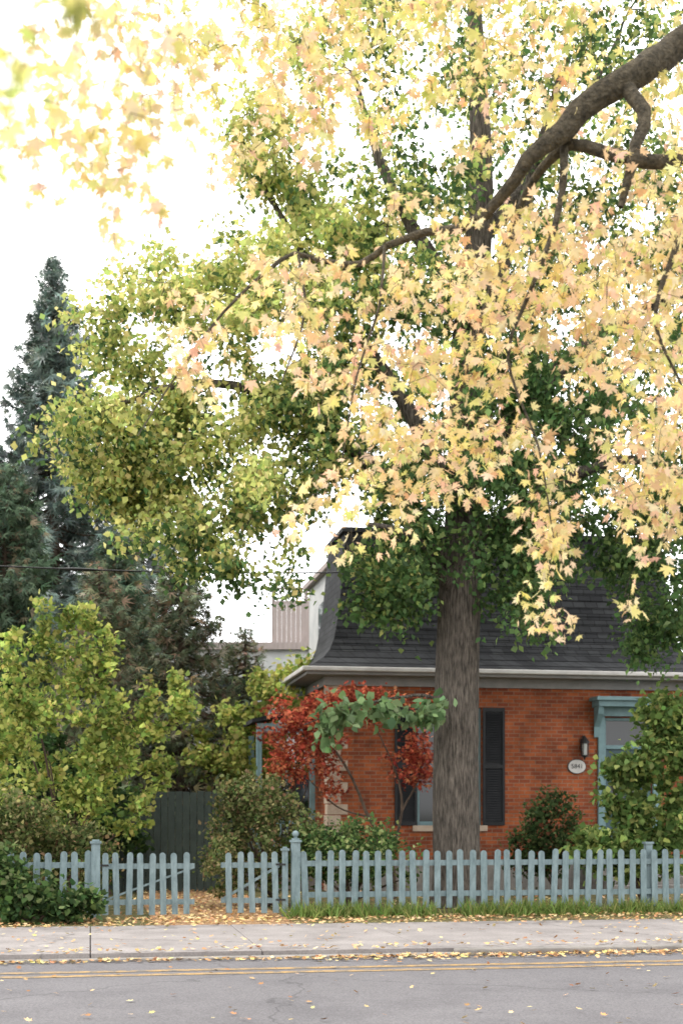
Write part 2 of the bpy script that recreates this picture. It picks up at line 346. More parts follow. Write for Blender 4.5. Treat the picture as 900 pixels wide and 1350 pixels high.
pb.obj('slate_courses',M_slate,H)
pb=PB(); pb.box(U0+.36,U1-.36,V0+.36,V1,7.29,7.38); pb.obj('roof_cornice',M_slate,H)
pb=PB()
pb.box(U0-.6,U1+.6,V0-.6,V0-.5,4.36,4.45); pb.box(U0-.6,U0-.5,V0-.499,V1,4.36,4.45)
pb.obj('gutter',M_white,H,.02)
pb=PB(); pb.box(U0-.499,U1+.5,V0-.499,V0-.02,4.30,4.36); pb.box(U0-.499,U0-.02,V0-.019,V1,4.30,4.36); pb.box(U0-.08,U1+.08,V0-.08,V0-.003,4.12,4.299)
pb.box(U0-.08,U0-.003,V0,V1,4.12,4.299)
pb.obj('soffit',surf('soffit_paint',(.2,.2,.2),(.28,.27,.26),scale=3,bump=.1),H)
# window
pb=PB(); 
pb.box(W0,W0+.07,V0+.1,V0+.2,WZ0,WZ1); pb.box(W1-.07,W1,V0+.1,V0+.2,WZ0,WZ1); pb.box(W0+.071,W1-.071,V0+.1,V0+.2,WZ1-.08,WZ1); pb.box(W0+.071,W1-.071,V0+.1,V0+.2,WZ0,WZ0+.08)
zm=(WZ0+WZ1)/2; pb.box(W0+.071,W1-.071,V0+.11,V0+.19,zm-.03,zm+.03); pb.box((W0+W1)/2-.015,(W0+W1)/2+.015,V0+.12,V0+.18,WZ0+.081,zm-.031)
pb.obj('window_frame',M_teal,H,.004)
PB().box(W0+.05,W1-.05,V0+.155,V0+.16,WZ0+.05,WZ1-.05).obj('window_pane',M_glass,H)
PB().box(W0-.1,W1+.1,V0-.06,V0+.1,WZ0-.12,WZ0-.001).obj('window_sill',M_quoin,H,.008)
pb=PB(); n=9
for i in range(n):
    x0=W0-.06+(W1-W0+.12)*i/n; pb.box(x0+.006,x0+(W1-W0+.12)/n-.006,V0-.008,V0+.05,WZ1+.002,WZ1+.26)
pb.obj('window_lintel',M_brick,H)
pb=PB()
for x0,x1 in ((W0-.47,W0-.01),(W1+.01,W1+.47)):
    for a,b_ in ((x0,x0+.05),(x1-.05,x1)): pb.box(a,b_,V0-.045,V0-.004,WZ0,WZ1)
    for z in (WZ0,zm-.04,WZ1-.08): pb.box(x0+.051,x1-.051,V0-.045,V0-.004,z,z+.08)
    z=WZ0+.1
    while z<WZ1-.12:
        if abs(z-zm)>.07:
            n0=len(pb.v); pb.v+=[(x0+.052,V0-.04,z),(x1-.052,V0-.04,z),(x1-.052,V0-.012,z+.045),(x0+.052,V0-.012,z+.045)]; pb.f.append((n0,n0+1,n0+2,n0+3))
        z+=.05
    pb.box(x0+.05,x1-.05,V0-.0035,V0-.002,WZ0,WZ1)
pb.obj('shutters',M_black,H)
# door
pb=PB()
pb.box(D0-.14,D0-.003,V0-.07,V0-.003,.5,DZ1+.02); pb.box(D1+.003,D1+.14,V0-.07,V0-.003,.5,DZ1+.02)
pb.box(D0-.32,D1+.32,V0-.5,V0-.003,DZ1+.32,DZ1+.40); pb.box(D0-.26,D1+.26,V0-.42,V0-.003,DZ1+.2,DZ1+.319); pb.box(D0-.2,D1+.2,V0-.12,V0-.003,DZ1+.021,DZ1+.199)
for x in (D0-.24,D1+.12):
    pb.v+=[(x,V0-.36,DZ1+.198),(x+.12,V0-.36,DZ1+.198),(x,V0-.32,DZ1+.05),(x+.12,V0-.32,DZ1+.05),(x,V0-.10,DZ1-.2),(x+.12,V0-.10,DZ1-.2),(x,V0-.075,DZ1-.42),(x+.12,V0-.075,DZ1-.42),(x,V0-.072,DZ1+.198),(x+.12,V0-.072,DZ1+.198)]
    n0=len(pb.v)-10; pb.f+=[tuple(n0+i for i in q) for q in [(0,1,3,2),(2,3,5,4),(4,5,7,6),(6,7,9,8),(8,9,1,0),(0,2,4,6,8),(1,9,7,5,3)]]
pb.obj('door_hood',M_teal,H,.006)
pb=PB(); pb.box(D0,D0+.07,V0+.06,V0+.2,.6,DZ1); pb.box(D1-.07,D1,V0+.06,V0+.2,.6,DZ1); pb.box(D0+.071,D1-.071,V0+.06,V0+.2,2.9,2.98); pb.box(D0+.071,D1-.071,V0+.06,V0+.2,DZ1-.06,DZ1)
pb.obj('door_frame',M_teal,H,.004)
pb=PB(); a,b_=D0+.075,D1-.075; mid=(a+b_)/2
pb.box(a,a+.12,V0+.12,V0+.17,.65,2.895); pb.box(b_-.12,b_,V0+.12,V0+.17,.65,2.895)
for z0,z1 in ((.65,.85),(1.5,1.65),(2.75,2.895)): pb.box(a+.121,b_-.121,V0+.12,V0+.17,z0,z1)
pb.box(a+.121,b_-.121,V0+.15,V0+.16,.851,1.499); pb.box(mid-.02,mid+.02,V0+.13,V0+.165,1.651,2.749)
pb.obj('door',M_door,H,.004)
pb=PB(); pb.box(a+.12,b_-.12,V0+.145,V0+.15,1.65,2.75); pb.box(a,b_,V0+.13,V0+.135,2.98,DZ1-.06); pb.obj('door_glass',M_glass,H)
PB().lathe([(.02,1.55),(.03,1.57),(.02,1.6)],a+.06,V0+.08).obj('door_knob',M_quoin,H)
pb=PB()
for i in range(4): pb.box(D0-.4,D1+.4,V0-.35-.3*(4-i),V0-.06,.0+.001*i if i==0 else .15*i+.001,.15*(i+1))
pb.obj('door_steps',M_curb,H,.01)
lx,ly=9.98,V0-.16
pb=PB(); pb.box(lx-.04,lx+.04,V0-.03,V0-.003,2.85,3.1); pb.box(lx-.012,lx+.012,ly,V0-.031,3.14,3.165); pb.box(lx-.012,lx+.012,V0-.04,V0-.025,3.0,3.165)
pb.lathe([(.015,3.16),(.03,3.13),(.1,3.03),(.105,3.01),(.08,3.0)],lx,ly,8); pb.lathe([(.05,2.72),(.07,2.74),(.07,2.76)],lx,ly,8); pb.lathe([(.005,2.66),(.02,2.69),(.03,2.72)],lx,ly,8)
for k in range(4):
    aa=k*math.pi/2+.78; x=lx+.075*math.cos(aa);y=ly+.075*math.sin(aa); pb.box(x-.008,x+.008,y-.008,y+.008,2.76,3.0)
pb.obj('wall_lantern',M_steel,H); PB().lathe([(.05,2.765),(.06,2.995)],lx,ly,8).obj('lantern_glass',M_lg,H)
def oval(rx,rz,x,z,y0,y1): return PB().prism([(x+rx*math.cos(t),z+rz*math.sin(t)) for t in np.linspace(0,2*math.pi,28,endpoint=False)],y0,y1)
oval(.2,.155,9.86,2.53,V0-.03,V0-.003).obj('plaque_rim',M_steel,H); oval(.185,.14,9.86,2.53,V0-.036,V0-.0301).obj('house_number_plaque',M_white,H)
fc=bpy.data.curves.new('house_number','FONT'); fc.body='5841'; fc.size=.13; fc.align_x='CENTER'; fc.align_y='CENTER'; fc.extrude=.002; fc.materials.append(M_steel)
fo=bpy.data.objects.new('house_number',fc); link(fo,H); fo.location=(9.86,V0-.04,2.53); fo.rotation_euler=(math.radians(90),0,0)
X0=3.25
pb=PB(); pb.v+=[(X0,28.9,3.5),(4.66,28.9,3.80),(4.66,30.6,3.80),(X0,30.6,3.5),(X0,28.9,3.42),(4.66,28.9,3.72),(4.66,30.6,3.72),(X0,30.6,3.42)]
pb.f+=[(0,1,2,3),(7,6,5,4),(0,4,5,1),(1,5,6,2),(2,6,7,3),(3,7,4,0)]; pb.obj('porch_roof',M_slate,H)
pb=PB(); pb.box(X0+.1,4.6,28.95,29.05,3.22,3.41)
for x,y in ((X0+.15,29.0),(4.5,29.0),(X0+.15,30.4)): pb.box(x-.055,x+.055,y-.055,y+.055,.5,3.219)
pb.obj('porch_posts',M_teal,H,.008)
PB().box(X0-.1,4.64,28.8,30.6,.0,.5).obj('porch_floor',M_curb,H)
pb=PB(); pb.box(X0+.22,4.44,28.98,29.02,1.35,1.42)
for i in range(8): pb.box(X0+.3+i*.14,X0+.33+i*.14,28.985,29.015,.5,1.349)
pb.obj('porch_railing',M_teal,H)

# ---------------------------------------------------------------- background buildings
B=empty('white_house',(0,0,0))
pb=PB(); pb.box(-6.8,1.2,40,50,0,6.15); pb.obj('walls',M_stucco,B)
PB().box(-6.95,1.3,39.85,50.1,6.151,6.35).obj('parapet',M_wood,B)
pb=PB(); 
for x in (-5.6,-3.6,-1.5): pb.box(x,x+.9,39.93,39.995,3.9,5.3); pb.box(x,x+.9,39.93,39.995,1.2,2.8)
pb.obj('windows',M_glass,B)
S=empty('privacy_screen',(0,0,0)); pb=PB(); x=-1.95
while x<-.2: pb.box(x,x+.128,40.3,40.33,6.36,7.55); x+=.132
pb.box(-1.95,-.15,40.34,40.4,7.5,7.58); 
for x in (-1.98,-1.05,-.2): pb.box(x,x+.09,40.34,40.43,6.36,7.95)
pb.obj('boards',M_wood,S); pb=PB(); pb.box(-1.97,-.12,40.3,40.36,7.9,7.96)
for i in range(14):
    x=-1.95+i*.13
    for s in (-1,1):
        n0=len(pb.v); a=x if s>0 else x+.25; b_=x+.25 if s>0 else x; y=40.32+.01*s
        pb.v+=[(a,y,7.57),(a+.03,y,7.57),(b_+.03,y,7.9),(b_,y,7.9)]; pb.f.append((n0,n0+1,n0+2,n0+3))
pb.obj('lattice',M_wood,S)

tb=Tubes(); p0=np.array([-14,19,5.75]);p1=np.array(L(4.9,27.5,6.3)); t=np.linspace(0,1,60)[:,None]; q=p0*(1-t)+p1*t; q[:,2]-=.3*4*(t*(1-t))[:,0]; tb.add(q,np.full(60,.014),6)
i0=np.argmin(abs(q[:,0]+4.5)); tb.add(q[i0-2:i0+2],[.012,.03,.03,.012],6); tb.obj('utility_wire',M_steel)

# ---------------------------------------------------------------- trees
def tree(name,loc,limbs,A,nl,size,colf,T,mat,sig=(.3,.3,.22),droop=.6,bark=M_bark,lo=.45,seed=1,hang=.6,step=.3,rk=.012,ridge=0,up=1.2,outw=.8,jit=.05,rmin=.006,pen=1.,dens=0):
    rg=np.random.RandomState(seed); e=empty(name,loc)
    tb,paths=grow(limbs,A,droop=droop,step=step,rg=rg,rk=rk,ridge=ridge,rmin=rmin,pen=pen)
    tb.obj('branches',bark,e,off=loc)
    P,cid=along(paths,nl,lo,rg,jit,dens)
    P=P+rg.normal(size=P.shape)*np.array(sig)
    D=rg.normal(size=P.shape)*outw; D[:,2]-=hang
    S=size*rg.uniform(.6,1.3,len(P)); C=colf(P,cid,rg)
    leaves('foliage',P,D,S,C,T,mat,e,off=loc,up=up,rg=rg); return e
rg=np.random.RandomState(5)
tx,ty=1.95,24.0
limbs=[[(tx-.02,ty,-.1,.46),(tx,ty,.5,.395),(tx-.02,ty,2,.375),(tx,ty,3.8,.36),(tx+.05,ty,5.3,.345),(tx+.15,ty+.1,7,.31),(tx+.2,ty+.2,9.5,.27),(tx+.4,ty,12,.2),(tx+.3,ty,15,.12),(tx+.2,ty,17.3,.04)],
 [(tx,ty,5.6,.17),(.6,23.6,7.2,.13),(-.9,23.4,8.3,.09),(-2.4,23.2,8.6,.06),(-3.9,23.1,8.1,.03)],
 [(tx,ty,6.8,.17),(.9,24.2,8.8,.12),(-.4,24.4,10.8,.07),(-1.4,24.3,12.4,.04)],
 [(tx+.1,ty,7,.2),(3.4,24.1,8.8,.15),(4.9,24.1,10,.1),(6.3,24,10.4,.05)],
 [(tx+.1,ty,6,.14),(3.3,23.6,6.9,.11),(4.8,23.4,7.4,.07),(6.2,23.4,6.9,.03)],
 [(tx+.1,ty,9,.15),(2.8,22.9,11,.11),(3.4,22,13,.05)],
 [(tx+.2,ty,10,.15),(.9,24.8,12.4,.1),(.2,25,14.6,.04)],
 [(tx+.2,ty,11,.14),(3.8,24.5,13.2,.1),(4.8,24.6,15,.04)],
 [(tx,ty,5.2,.1),(1.2,22.9,6.0,.07),(.4,22.2,6.1,.03)]]
Es=[((-1.0,24,11.0),(1.8,1.5,2.6),120),((-2.3,23.4,7.6),(2.3,1.3,1.7),150),((-3.6,23.2,7.5),(.9,.8,.9),32),((-1.9,23.4,6.0),(1.4,.9,.9),50),
    ((-2.9,23.6,9.7),(1.4,1.0,1.1),46),((.8,23.4,4.9),(.5,.6,.4),9),((3.0,23.4,4.8),(.5,.6,.45),10)]
Ed=[((2.4,24,14.0),(3.8,3.0,3.6),190),((1.2,23.9,8.7),(2.5,1.9,2.3),165),((4.8,24,8.9),(2.4,2.2,3.4),180),((4.0,24.6,8.4),(1.0,.8,1.6),40),((5.6,24.2,5.6),(1.0,1.1,1.7),58),((1.7,23.8,5.6),(1.75,1.3,.7),50),((3.6,24,6.2),(1.2,1.2,.8),26),((2.0,22.9,6.8),(1.6,.5,.8),32)]
A=np.concatenate([clumped(c,r,n,rg) for c,r,n in Es]+[ell(c,r,n,rg,.25) for c,r,n in Ed])
def colG(P,cid,rg):
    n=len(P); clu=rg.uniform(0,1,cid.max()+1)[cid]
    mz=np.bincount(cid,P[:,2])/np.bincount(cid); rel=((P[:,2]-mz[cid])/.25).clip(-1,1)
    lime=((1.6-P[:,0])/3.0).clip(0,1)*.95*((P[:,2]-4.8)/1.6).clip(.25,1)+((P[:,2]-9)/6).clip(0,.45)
    lime=lime*(.5+.8*clu)*(1+.35*rel)  # clump tops drawn lime, undersides green: light and shade put into leaf colour
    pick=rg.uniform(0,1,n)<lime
    g=palette(n,[(.085,.155,.055),(.125,.205,.075),(.07,.12,.05),(.19,.26,.09)],[3,3,2,1.7],rg)  # greens lightened: hazy lifted shadows put into the leaf colour
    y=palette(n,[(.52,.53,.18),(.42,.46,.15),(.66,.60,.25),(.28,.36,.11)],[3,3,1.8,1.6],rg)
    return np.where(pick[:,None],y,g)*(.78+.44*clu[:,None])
tree('shade_tree',(tx,ty,0),limbs,A,88,.104,colG,diamond_T(),M_green,seed=3,sig=(.16,.16,.14),ridge=.012,hang=.8)
rg=np.random.RandomState(8)
A=np.concatenate([ell((.6,23.0,3.2),(1.0,.4,.22),16,rg),ell((-.3,22.9,2.95),(.35,.3,.25),6,rg),ell((1.5,23.1,3.2),(.35,.3,.22),7,rg)])
tree('low_branch',(tx,ty,3.4),[[(tx-.2,ty-.2,3.45,.035),(1.2,23.3,3.5,.026),(.2,23,3.3,.018),(-.6,22.9,3.0,.008)]],A,17,.16,lambda P,c,r:palette(len(P),[(.16,.24,.11),(.22,.31,.15),(.11,.18,.075)],[2,2,1],r),simple_T(),M_green,seed=9,sig=(.09,.09,.07),step=.15)

# ---------------------------------------------------------------- near maple with golden leaves
rg=np.random.RandomState(21)
limbs=[[(5.4,5.6,-.1,.5),(5.4,5.6,.6,.4),(5.35,5.7,3,.34),(5.2,6,5,.3),(5.1,6.3,7.5,.22),(5,6.5,10,.12),(5,6.5,12,.04)],
 [(5.2,6.1,5,.2),(4.4,7.8,6.5,.17),(3.4,9.1,7.1,.125),(2.4,9.6,6.85,.105),(2.0,9.5,6.55,.097),(1.72,9.5,6.4,.09),(1.49,9.5,6.18,.078),(1.34,9.5,6.05,.062),(1.17,9.6,5.88,.046),(.99,9.8,5.71,.040),(.82,9.9,5.66,.034),(.59,10,5.68,.030),(.32,9.95,5.55,.026),(.13,9.9,5.41,.023),(-.11,9.9,5.43,.02),(-.32,9.85,5.47,.017),(-.53,9.8,5.31,.013),(-.8,9.7,5.01,.010),(-1.12,9.6,4.53,.007),(-1.36,9.5,4.11,.004)],
 [(3.2,9.2,7.05,.07),(2.7,9.6,6.3,.06),(2.2,9.6,5.98,.052),(1.8,9.6,6.05,.045),(1.52,9.6,6.1,.04),(1.3,9.9,5.95,.028),(1.1,10.2,5.45,.02),(.95,10.2,4.95,.014),(.8,10.2,4.5,.01),(.55,10.2,4.2,.007)],
 [(1.87,9.5,6.5,.055),(1.97,9.35,6.2,.048),(1.9,9.3,5.85,.036),(1.82,9.3,5.55,.02)],
 [(2.7,9.6,6.3,.04),(2.4,9.4,5.8,.03),(2.15,9.3,5.2,.02),(2.05,9.3,4.8,.013),(2.2,9.2,4.35,.007)],
 [(1.5,9.6,6.15,.03),(1.45,9.5,5.6,.022),(1.25,9.4,5.05,.015),(1.1,9.4,4.6,.01),(1.3,9.4,4.0,.007),(1.4,9.4,3.4,.004)],
 [(-.3,9.85,5.47,.011),(-.25,9.7,5.0,.009),(-.4,9.6,4.5,.005)],
 [(.3,9.9,5.55,.012),(.25,9.6,5.0,.009),(.1,9.5,4.5,.007),(.0,9.4,3.9,.004)],
 [(3.4,9.1,7.1,.08),(2,9,8,.06),(.6,8.8,8.1,.04),(-.8,8.6,7.5,.02),(-1.6,8.4,6.8,.008)],
 [(5.2,6,4.8,.14),(3.5,5.4,6.3,.1),(1.5,5.2,6.6,.07),(-.3,5.0,6.0,.045),(-1.4,4.9,5.2,.02)],
 [(-.3,5.0,6.0,.03),(-.7,4.0,5.2,.02),(-.85,3.2,3.9,.012),(-.85,2.95,3.4,.006)]]
Es=[((.8,9.6,7.0),(1.8,1.2,.9),340),((2.05,9.6,5.25),(.65,1.1,1.6),310),((1.0,9.7,5.15),(.85,.9,.85),190),((-.1,9.7,4.95),(.8,.7,.55),80),((.6,9.8,4.2),(.8,.7,.6),140),
 ((1.42,9.5,3.4),(.26,.35,.75),56),((2.1,9.5,3.9),(.38,.6,.65),86),((-.6,9.2,6.5),(.95,1.0,.95),135),((.1,9.7,3.6),(.5,.4,.4),30),((-1.0,9.6,4.7),(.45,.3,.5),26),((1.9,9.6,2.95),(.08,.1,.2),3),
 ((-1.05,6.0,4.55),(.5,.8,.55),72),((3.9,8.5,7),(1.3,1.6,1.3),60),((5,6.5,9.5),(2.5,2.3,2),90),((6.5,5.5,7),(1.3,2,1.5),30)]
A=np.concatenate([ell(c,r,n,rg) for c,r,n in Es])
keep=np.ones(len(A),bool)
for lm,rad in ((limbs[1][2:10],.22),(limbs[2][1:6],.12),(limbs[3],.12)):
    q=smooth_poly([x for x in lm],.08)[:,:3]
    d=np.sqrt((((A[:,None]-q[None])*np.array([1,.15,1]))**2).sum(-1)).min(1)
    keep&=~((d<rad)&(A[:,1]<9.9))
A=A[keep]
Ac=ell((-.68,3.0,3.2),(.2,.25,.17),8,rg); A=np.concatenate([A,Ac])
def colM(P,cid,rg):
    n=len(P); clu=rg.uniform(0,1,cid.max()+1)[cid]
    c=palette(n,[(.90,.73,.40),(.91,.71,.45),(.88,.74,.31),(.70,.67,.26),(.86,.60,.42),(.74,.48,.26)],[4,4,2.6,1.0,1.6,.6],rg,.09)
    g=palette(n,[(.70,.66,.24),(.83,.72,.31),(.50,.54,.16)],[2.6,3.4,.9],rg,.1)
    p=((P[:,2]-5.8)/2.2).clip(0,.38)+.12*clu; p=np.where(P[:,1]<4.4,.9,p)
    return np.where((rg.uniform(0,1,n)<p)[:,None],g,c)*(.85+.22*clu[:,None])
tree('maple_tree',(5.4,5.6,0),limbs,A,16,.055,colM,maple_T(),M_leaf,seed=13,sig=(.03,.03,.03),droop=1.35,bark=M_barkM,lo=.25,hang=.9,step=.12,rk=.005,up=.3,outw=.65,jit=.02,rmin=.0023,pen=1.9,dens=33)

# ---------------------------------------------------------------- shrubs
def shrub(name,loc,Es,nl,size,cols,w,T=None,mat=M_green,seed=1,sig=.1,hang=.1,upright=0,bark=M_bark2,stems=5,outw=.9,rk=.006):
    rg=np.random.RandomState(seed); loc=np.array(loc,float); A=np.concatenate([ell(c,r,n,rg,.2) for c,r,n in Es]); A[:,2]=np.maximum(A[:,2],.08)
    limbs=[]
    for i in range(stems):
        a=A[rg.randint(len(A))]; mid=loc+(a-loc)*np.array([.35,.35,.5]); limbs.append([(*(loc+rg.normal(size=3)*[.06,.06,0]),.03),(*mid,.022),(*(loc+(a-loc)*.85),.01)])
    cf=lambda P,c,r: palette(len(P),cols,w,r)*((.65+.7*r.uniform(0,1,c.max()+1)[c])[:,None])
    return tree(name,tuple(loc),limbs,A,nl,size,cf,T or simple_T(),mat,sig=(sig,sig,sig*.8),droop=.1-upright,bark=bark,lo=.2,seed=seed,hang=hang,step=.2,rk=rk,rmin=.003,pen=-.5 if upright else 0.,outw=outw)
LIME=[(.34,.39,.10),(.42,.45,.13),(.16,.24,.06),(.45,.41,.14)]
OLV=[(.11,.14,.05),(.18,.20,.08),(.27,.24,.11),(.07,.10,.035),(.24,.16,.09)]
DRK=[(.05,.09,.035),(.08,.135,.045),(.12,.18,.06),(.035,.065,.025)]
shrub('golden_shrub',(-4.8,24.6,0),[((-4.9,24.5,2.6),(1.4,1.0,1.4),140),((-3.7,24.5,2.3),(.9,.8,1.2),64),((-4.5,24.5,4.3),(.4,.4,1.0),34),((-5.6,24.5,3.6),(.6,.6,1.3),46),((-3.0,24.3,3.3),(.6,.4,.7),22),((-3.9,24.3,3.9),(.3,.3,.9),18),((-5.1,24.3,4.6),(.22,.3,.8),12),((-2.7,24.3,3.6),(.25,.3,.5),6)],30,.10,LIME,[3,2,3.4,1],seed=31,sig=.055,hang=-.4,upright=.5,stems=12)
shrub('viburnum_bush',(-4.9,22.9,0),[((-4.9,22.7,1.0),(1.0,.6,.85),66),((-5.6,22.6,1.2),(.6,.5,1.0),30),((-3.9,22.6,.9),(.4,.4,.5),16)],80,.07,OLV,[3,2.5,1.6,2,.6],seed=32,sig=.1,stems=7,upright=.2)
shrub('ground_cover',(-4.4,20.4,0),[((-4.35,20.5,.3),(.95,.4,.32),50),((-5.0,20.5,.6),(.5,.35,.5),34),((-3.75,20.6,.22),(.3,.3,.2),9)],46,.095,DRK+[(.18,.22,.10)],[3,3,2.4,2,1.4],seed=33,sig=.075,stems=7,upright=.1)
shrub('spirea_bush',(-1.25,24.2,0),[((-1.3,24.1,1.15),(1.05,.8,.9),130),((-1.5,24,1.9),(.6,.5,.45),34),((-2.0,23.6,.7),(.4,.5,.5),16)],62,.065,OLV,[3,3,1.8,2,1],seed=34,sig=.07,stems=9,upright=.2)
shrub('garden_bush',(.15,23.4,0),[((.15,23.4,.9),(.8,.6,.6),66),((-.5,23.4,1.0),(.4,.4,.4),18),((.8,22.8,.9),(.45,.3,.45),20)],60,.07,DRK+[(.26,.30,.12)],[2,3,3,1,2.5],seed=35,sig=.08,stems=7,upright=.2)
shrub('yew_bush',(4.1,27,0),[((4.0,27,1.25),(.65,.6,.75),60),((3.6,27,.9),(.6,.5,.5),20)],60,.08,[(.04,.065,.025),(.07,.10,.04),(.19,.08,.045)],[3,3,.8],seed=36,sig=.08,stems=6,upright=.3)
shrub('hydrangea_bush',(5.2,24.6,0),[((5.3,24.5,1.9),(.9,.7,1.0),74),((4.5,24.3,.95),(.6,.5,.35),28),((5.6,24.5,3.2),(.55,.5,.6),26),((5.0,24.4,.9),(.9,.5,.5),30),((6.0,24.5,2.4),(.5,.5,1.4),34)],48,.12,[(.13,.20,.06),(.21,.29,.09),(.34,.37,.12),(.08,.135,.04)],[3,3,1.7,2],seed=37,sig=.09,stems=8)
shrub('yellow_bush',(-1.2,31,0),[((-1.0,31,4.3),(.9,.7,.6),30),((-2.3,31,3.0),(1.1,.8,1.0),40),((-.6,31,3.3),(.5,.6,.8),16)],70,.12,LIME,[3,3,2,2],seed=38,sig=.15,stems=7)
shrub('laurel_hedge',(-4.6,27.6,0),[((-5.2,27.6,1.6),(1.5,.6,1.5),90),((-6.6,27.6,2.4),(.8,.6,1.8),50)],60,.13,DRK,[3,3,2,2],seed=40,sig=.12,stems=8)
rg=np.random.RandomState(41)
A=np.concatenate([ell((-.75,26,3.0),(.72,.6,.85),60,rg),ell((.3,25.9,3.55),(.85,.5,.35),34,rg),ell((1.35,26,2.5),(.42,.4,.6),22,rg),ell((-.2,25.9,2.3),(.3,.3,.35),6,rg),ell((1.9,26,3.5),(.5,.4,.3),10,rg)])
limbs=[[(.95,26,-.05,.05),(.9,26,.8,.04),(.5,26,1.5,.032),(.2,26,2.2,.026),(-.2,26,2.8,.02),(-.8,26,3.2,.01)],[(.9,26,.8,.03),(1.1,26,1.6,.024),(1.0,26,2.3,.02),(.6,26,3.2,.01)],[(1.1,26,1.6,.02),(1.4,26,2.2,.016),(1.5,26,2.9,.01)],[(.5,26,1.5,.02),(-.1,26.1,1.7,.016),(-.6,26.1,2.2,.01)]]
tree('japanese_maple',(.95,26,0),limbs,A,58,.056,lambda P,c,r:palette(len(P),[(.46,.12,.065),(.32,.06,.04),(.56,.22,.11),(.19,.04,.03)],[3,2.5,1.8,1.6],r)*((.7+.6*r.uniform(0,1,c.max()+1)[c])[:,None]),maple_T(),leafmat('leaf_red',.4),seed=42,sig=(.1,.1,.05),droop=.3,bark=M_bark2,lo=.4,hang=.3,step=.15,rk=.006,up=2,rmin=.003,pen=0)

# ---------------------------------------------------------------- conifers
def conifer(name,loc,Ht,R,cols,w,seed,nb=330,droop=.25,spr=.34,z0=.05,ns=9,power=.85):
    rg=np.random.RandomState(seed); e=empty(name,loc); tb=Tubes(); loc=np.array(loc,float)
    tb.add([loc+[0,0,z] for z in (0,Ht*.5,Ht)],[R*.09,R*.05,.02],8); PP=[];DD=[];CC=[];SS=[]
    for i in range(nb):
        f=z0+(1-z0)*(i+rg.uniform())/nb; f=min(f,.995)
        l=R*((1-f)**power)*rg.uniform(.6,1.12)+.12; a=i*2.399+rg.normal()*.3; d=np.array([math.cos(a),math.sin(a),0])
        t=np.linspace(0,1,6)[:,None]; q=loc+[0,0,Ht*f]+d*l*t+np.array([0,0,1.])*(-droop*l*(np.sin(t*2.2))+.12*l*t*t*2+ .25*l*(f-.5)*t); 
        tb.add(q,np.linspace(.035,.008,6)*min(1,l/1.5+.3),4)
        k=int(ns*(1+l*2.2)); tt=rg.uniform(.12,1,k)**.75*5; ai=np.floor(tt).astype(int).clip(0,4); ff=(tt-ai)[:,None]
        p=q[ai]*(1-ff)+q[ai+1]*ff; PP.append(p+rg.normal(size=p.shape)*.07)
        side=np.array([-d[1],d[0],0]); D=d*.5+side*rg.normal(size=(k,1))*.8+np.array([0,0,-1])*rg.uniform(.0,.8,(k,1)); DD.append(D)
        CC.append(palette(k,cols,w,rg)*rg.uniform(.7,1.3)); SS.append(spr*rg.uniform(.6,1.3,k)*(1 if l>.5 else .6))
    tb.obj('trunk_and_branches',M_bark2,e,off=loc)
    leaves('needles',np.concatenate(PP),np.concatenate(DD),np.concatenate(SS),np.concatenate(CC),spray_T(),M_needle,e,off=loc,up=1,rg=rg)
SP=[(.15,.20,.175),(.20,.25,.22),(.115,.155,.135),(.26,.30,.25)]  # spruces kept pale: haze put into the needle colour
conifer('spruce_tree',(-8.1,40,0),17.2,4.0,SP,[3,3,2,1],51,nb=520,ns=10)
conifer('spruce_tree',(-10.6,39,0),15.2,3.6,SP,[3,3,2,1],52,nb=420,ns=10)
conifer('spruce_tree',(-6.6,47,0),15.0,3.3,SP,[2,3,1,2],53,nb=320,ns=8)
CE=[(.10,.145,.095),(.135,.19,.12),(.075,.11,.075),(.21,.17,.11)]
conifer('cedar_tree',(-7.8,33,0),9.6,2.0,CE,[3,3,2,.6],54,nb=360,ns=15,spr=.26,droop=.1,power=.55)
conifer('cedar_tree',(-5.4,34,0),8.2,1.9,CE,[3,3,2,1],55,nb=340,ns=14,spr=.26,droop=.15,power=.6)
BR=[(.11,.14,.09),(.155,.185,.11),(.27,.19,.13),(.21,.20,.13)]
conifer('hemlock_tree',(-3.6,32,0),7.4,2.1,BR,[3,3,1.2,2],56,nb=200,ns=11,spr=.24,droop=.3,power=.6)
conifer('hemlock_tree',(-2.3,34,0),6.0,1.7,BR,[3,3,1,2],57,nb=150,ns=10,spr=.24,droop=.3,power=.6)
conifer('hemlock_tree',(-5.1,30,0),6.8,1.6,BR,[3,3,1.4,2],58,nb=170,ns=11,spr=.22,droop=.25,power=.6)

rg=np.random.RandomState(61); n=22000
cx=rg.uniform(-70,70,170); cz=rg.uniform(.5,5.5,170); cy=rg.uniform(62,76,170); k=rg.randint(0,170,n)
P=np.stack([cx[k],cy[k],cz[k]],1)+rg.normal(size=(n,3))*[1.9,1.5,1.3]; P[:,2]=abs(P[:,2])
leaves('distant_trees',P,rg.normal(size=(n,3)),rg.uniform(.35,.7,n),palette(n,[(.16,.21,.10),(.24,.25,.13),(.32,.28,.15),(.12,.17,.10)],[3,2,1,3],rg),diamond_T(),M_green,rg=rg)

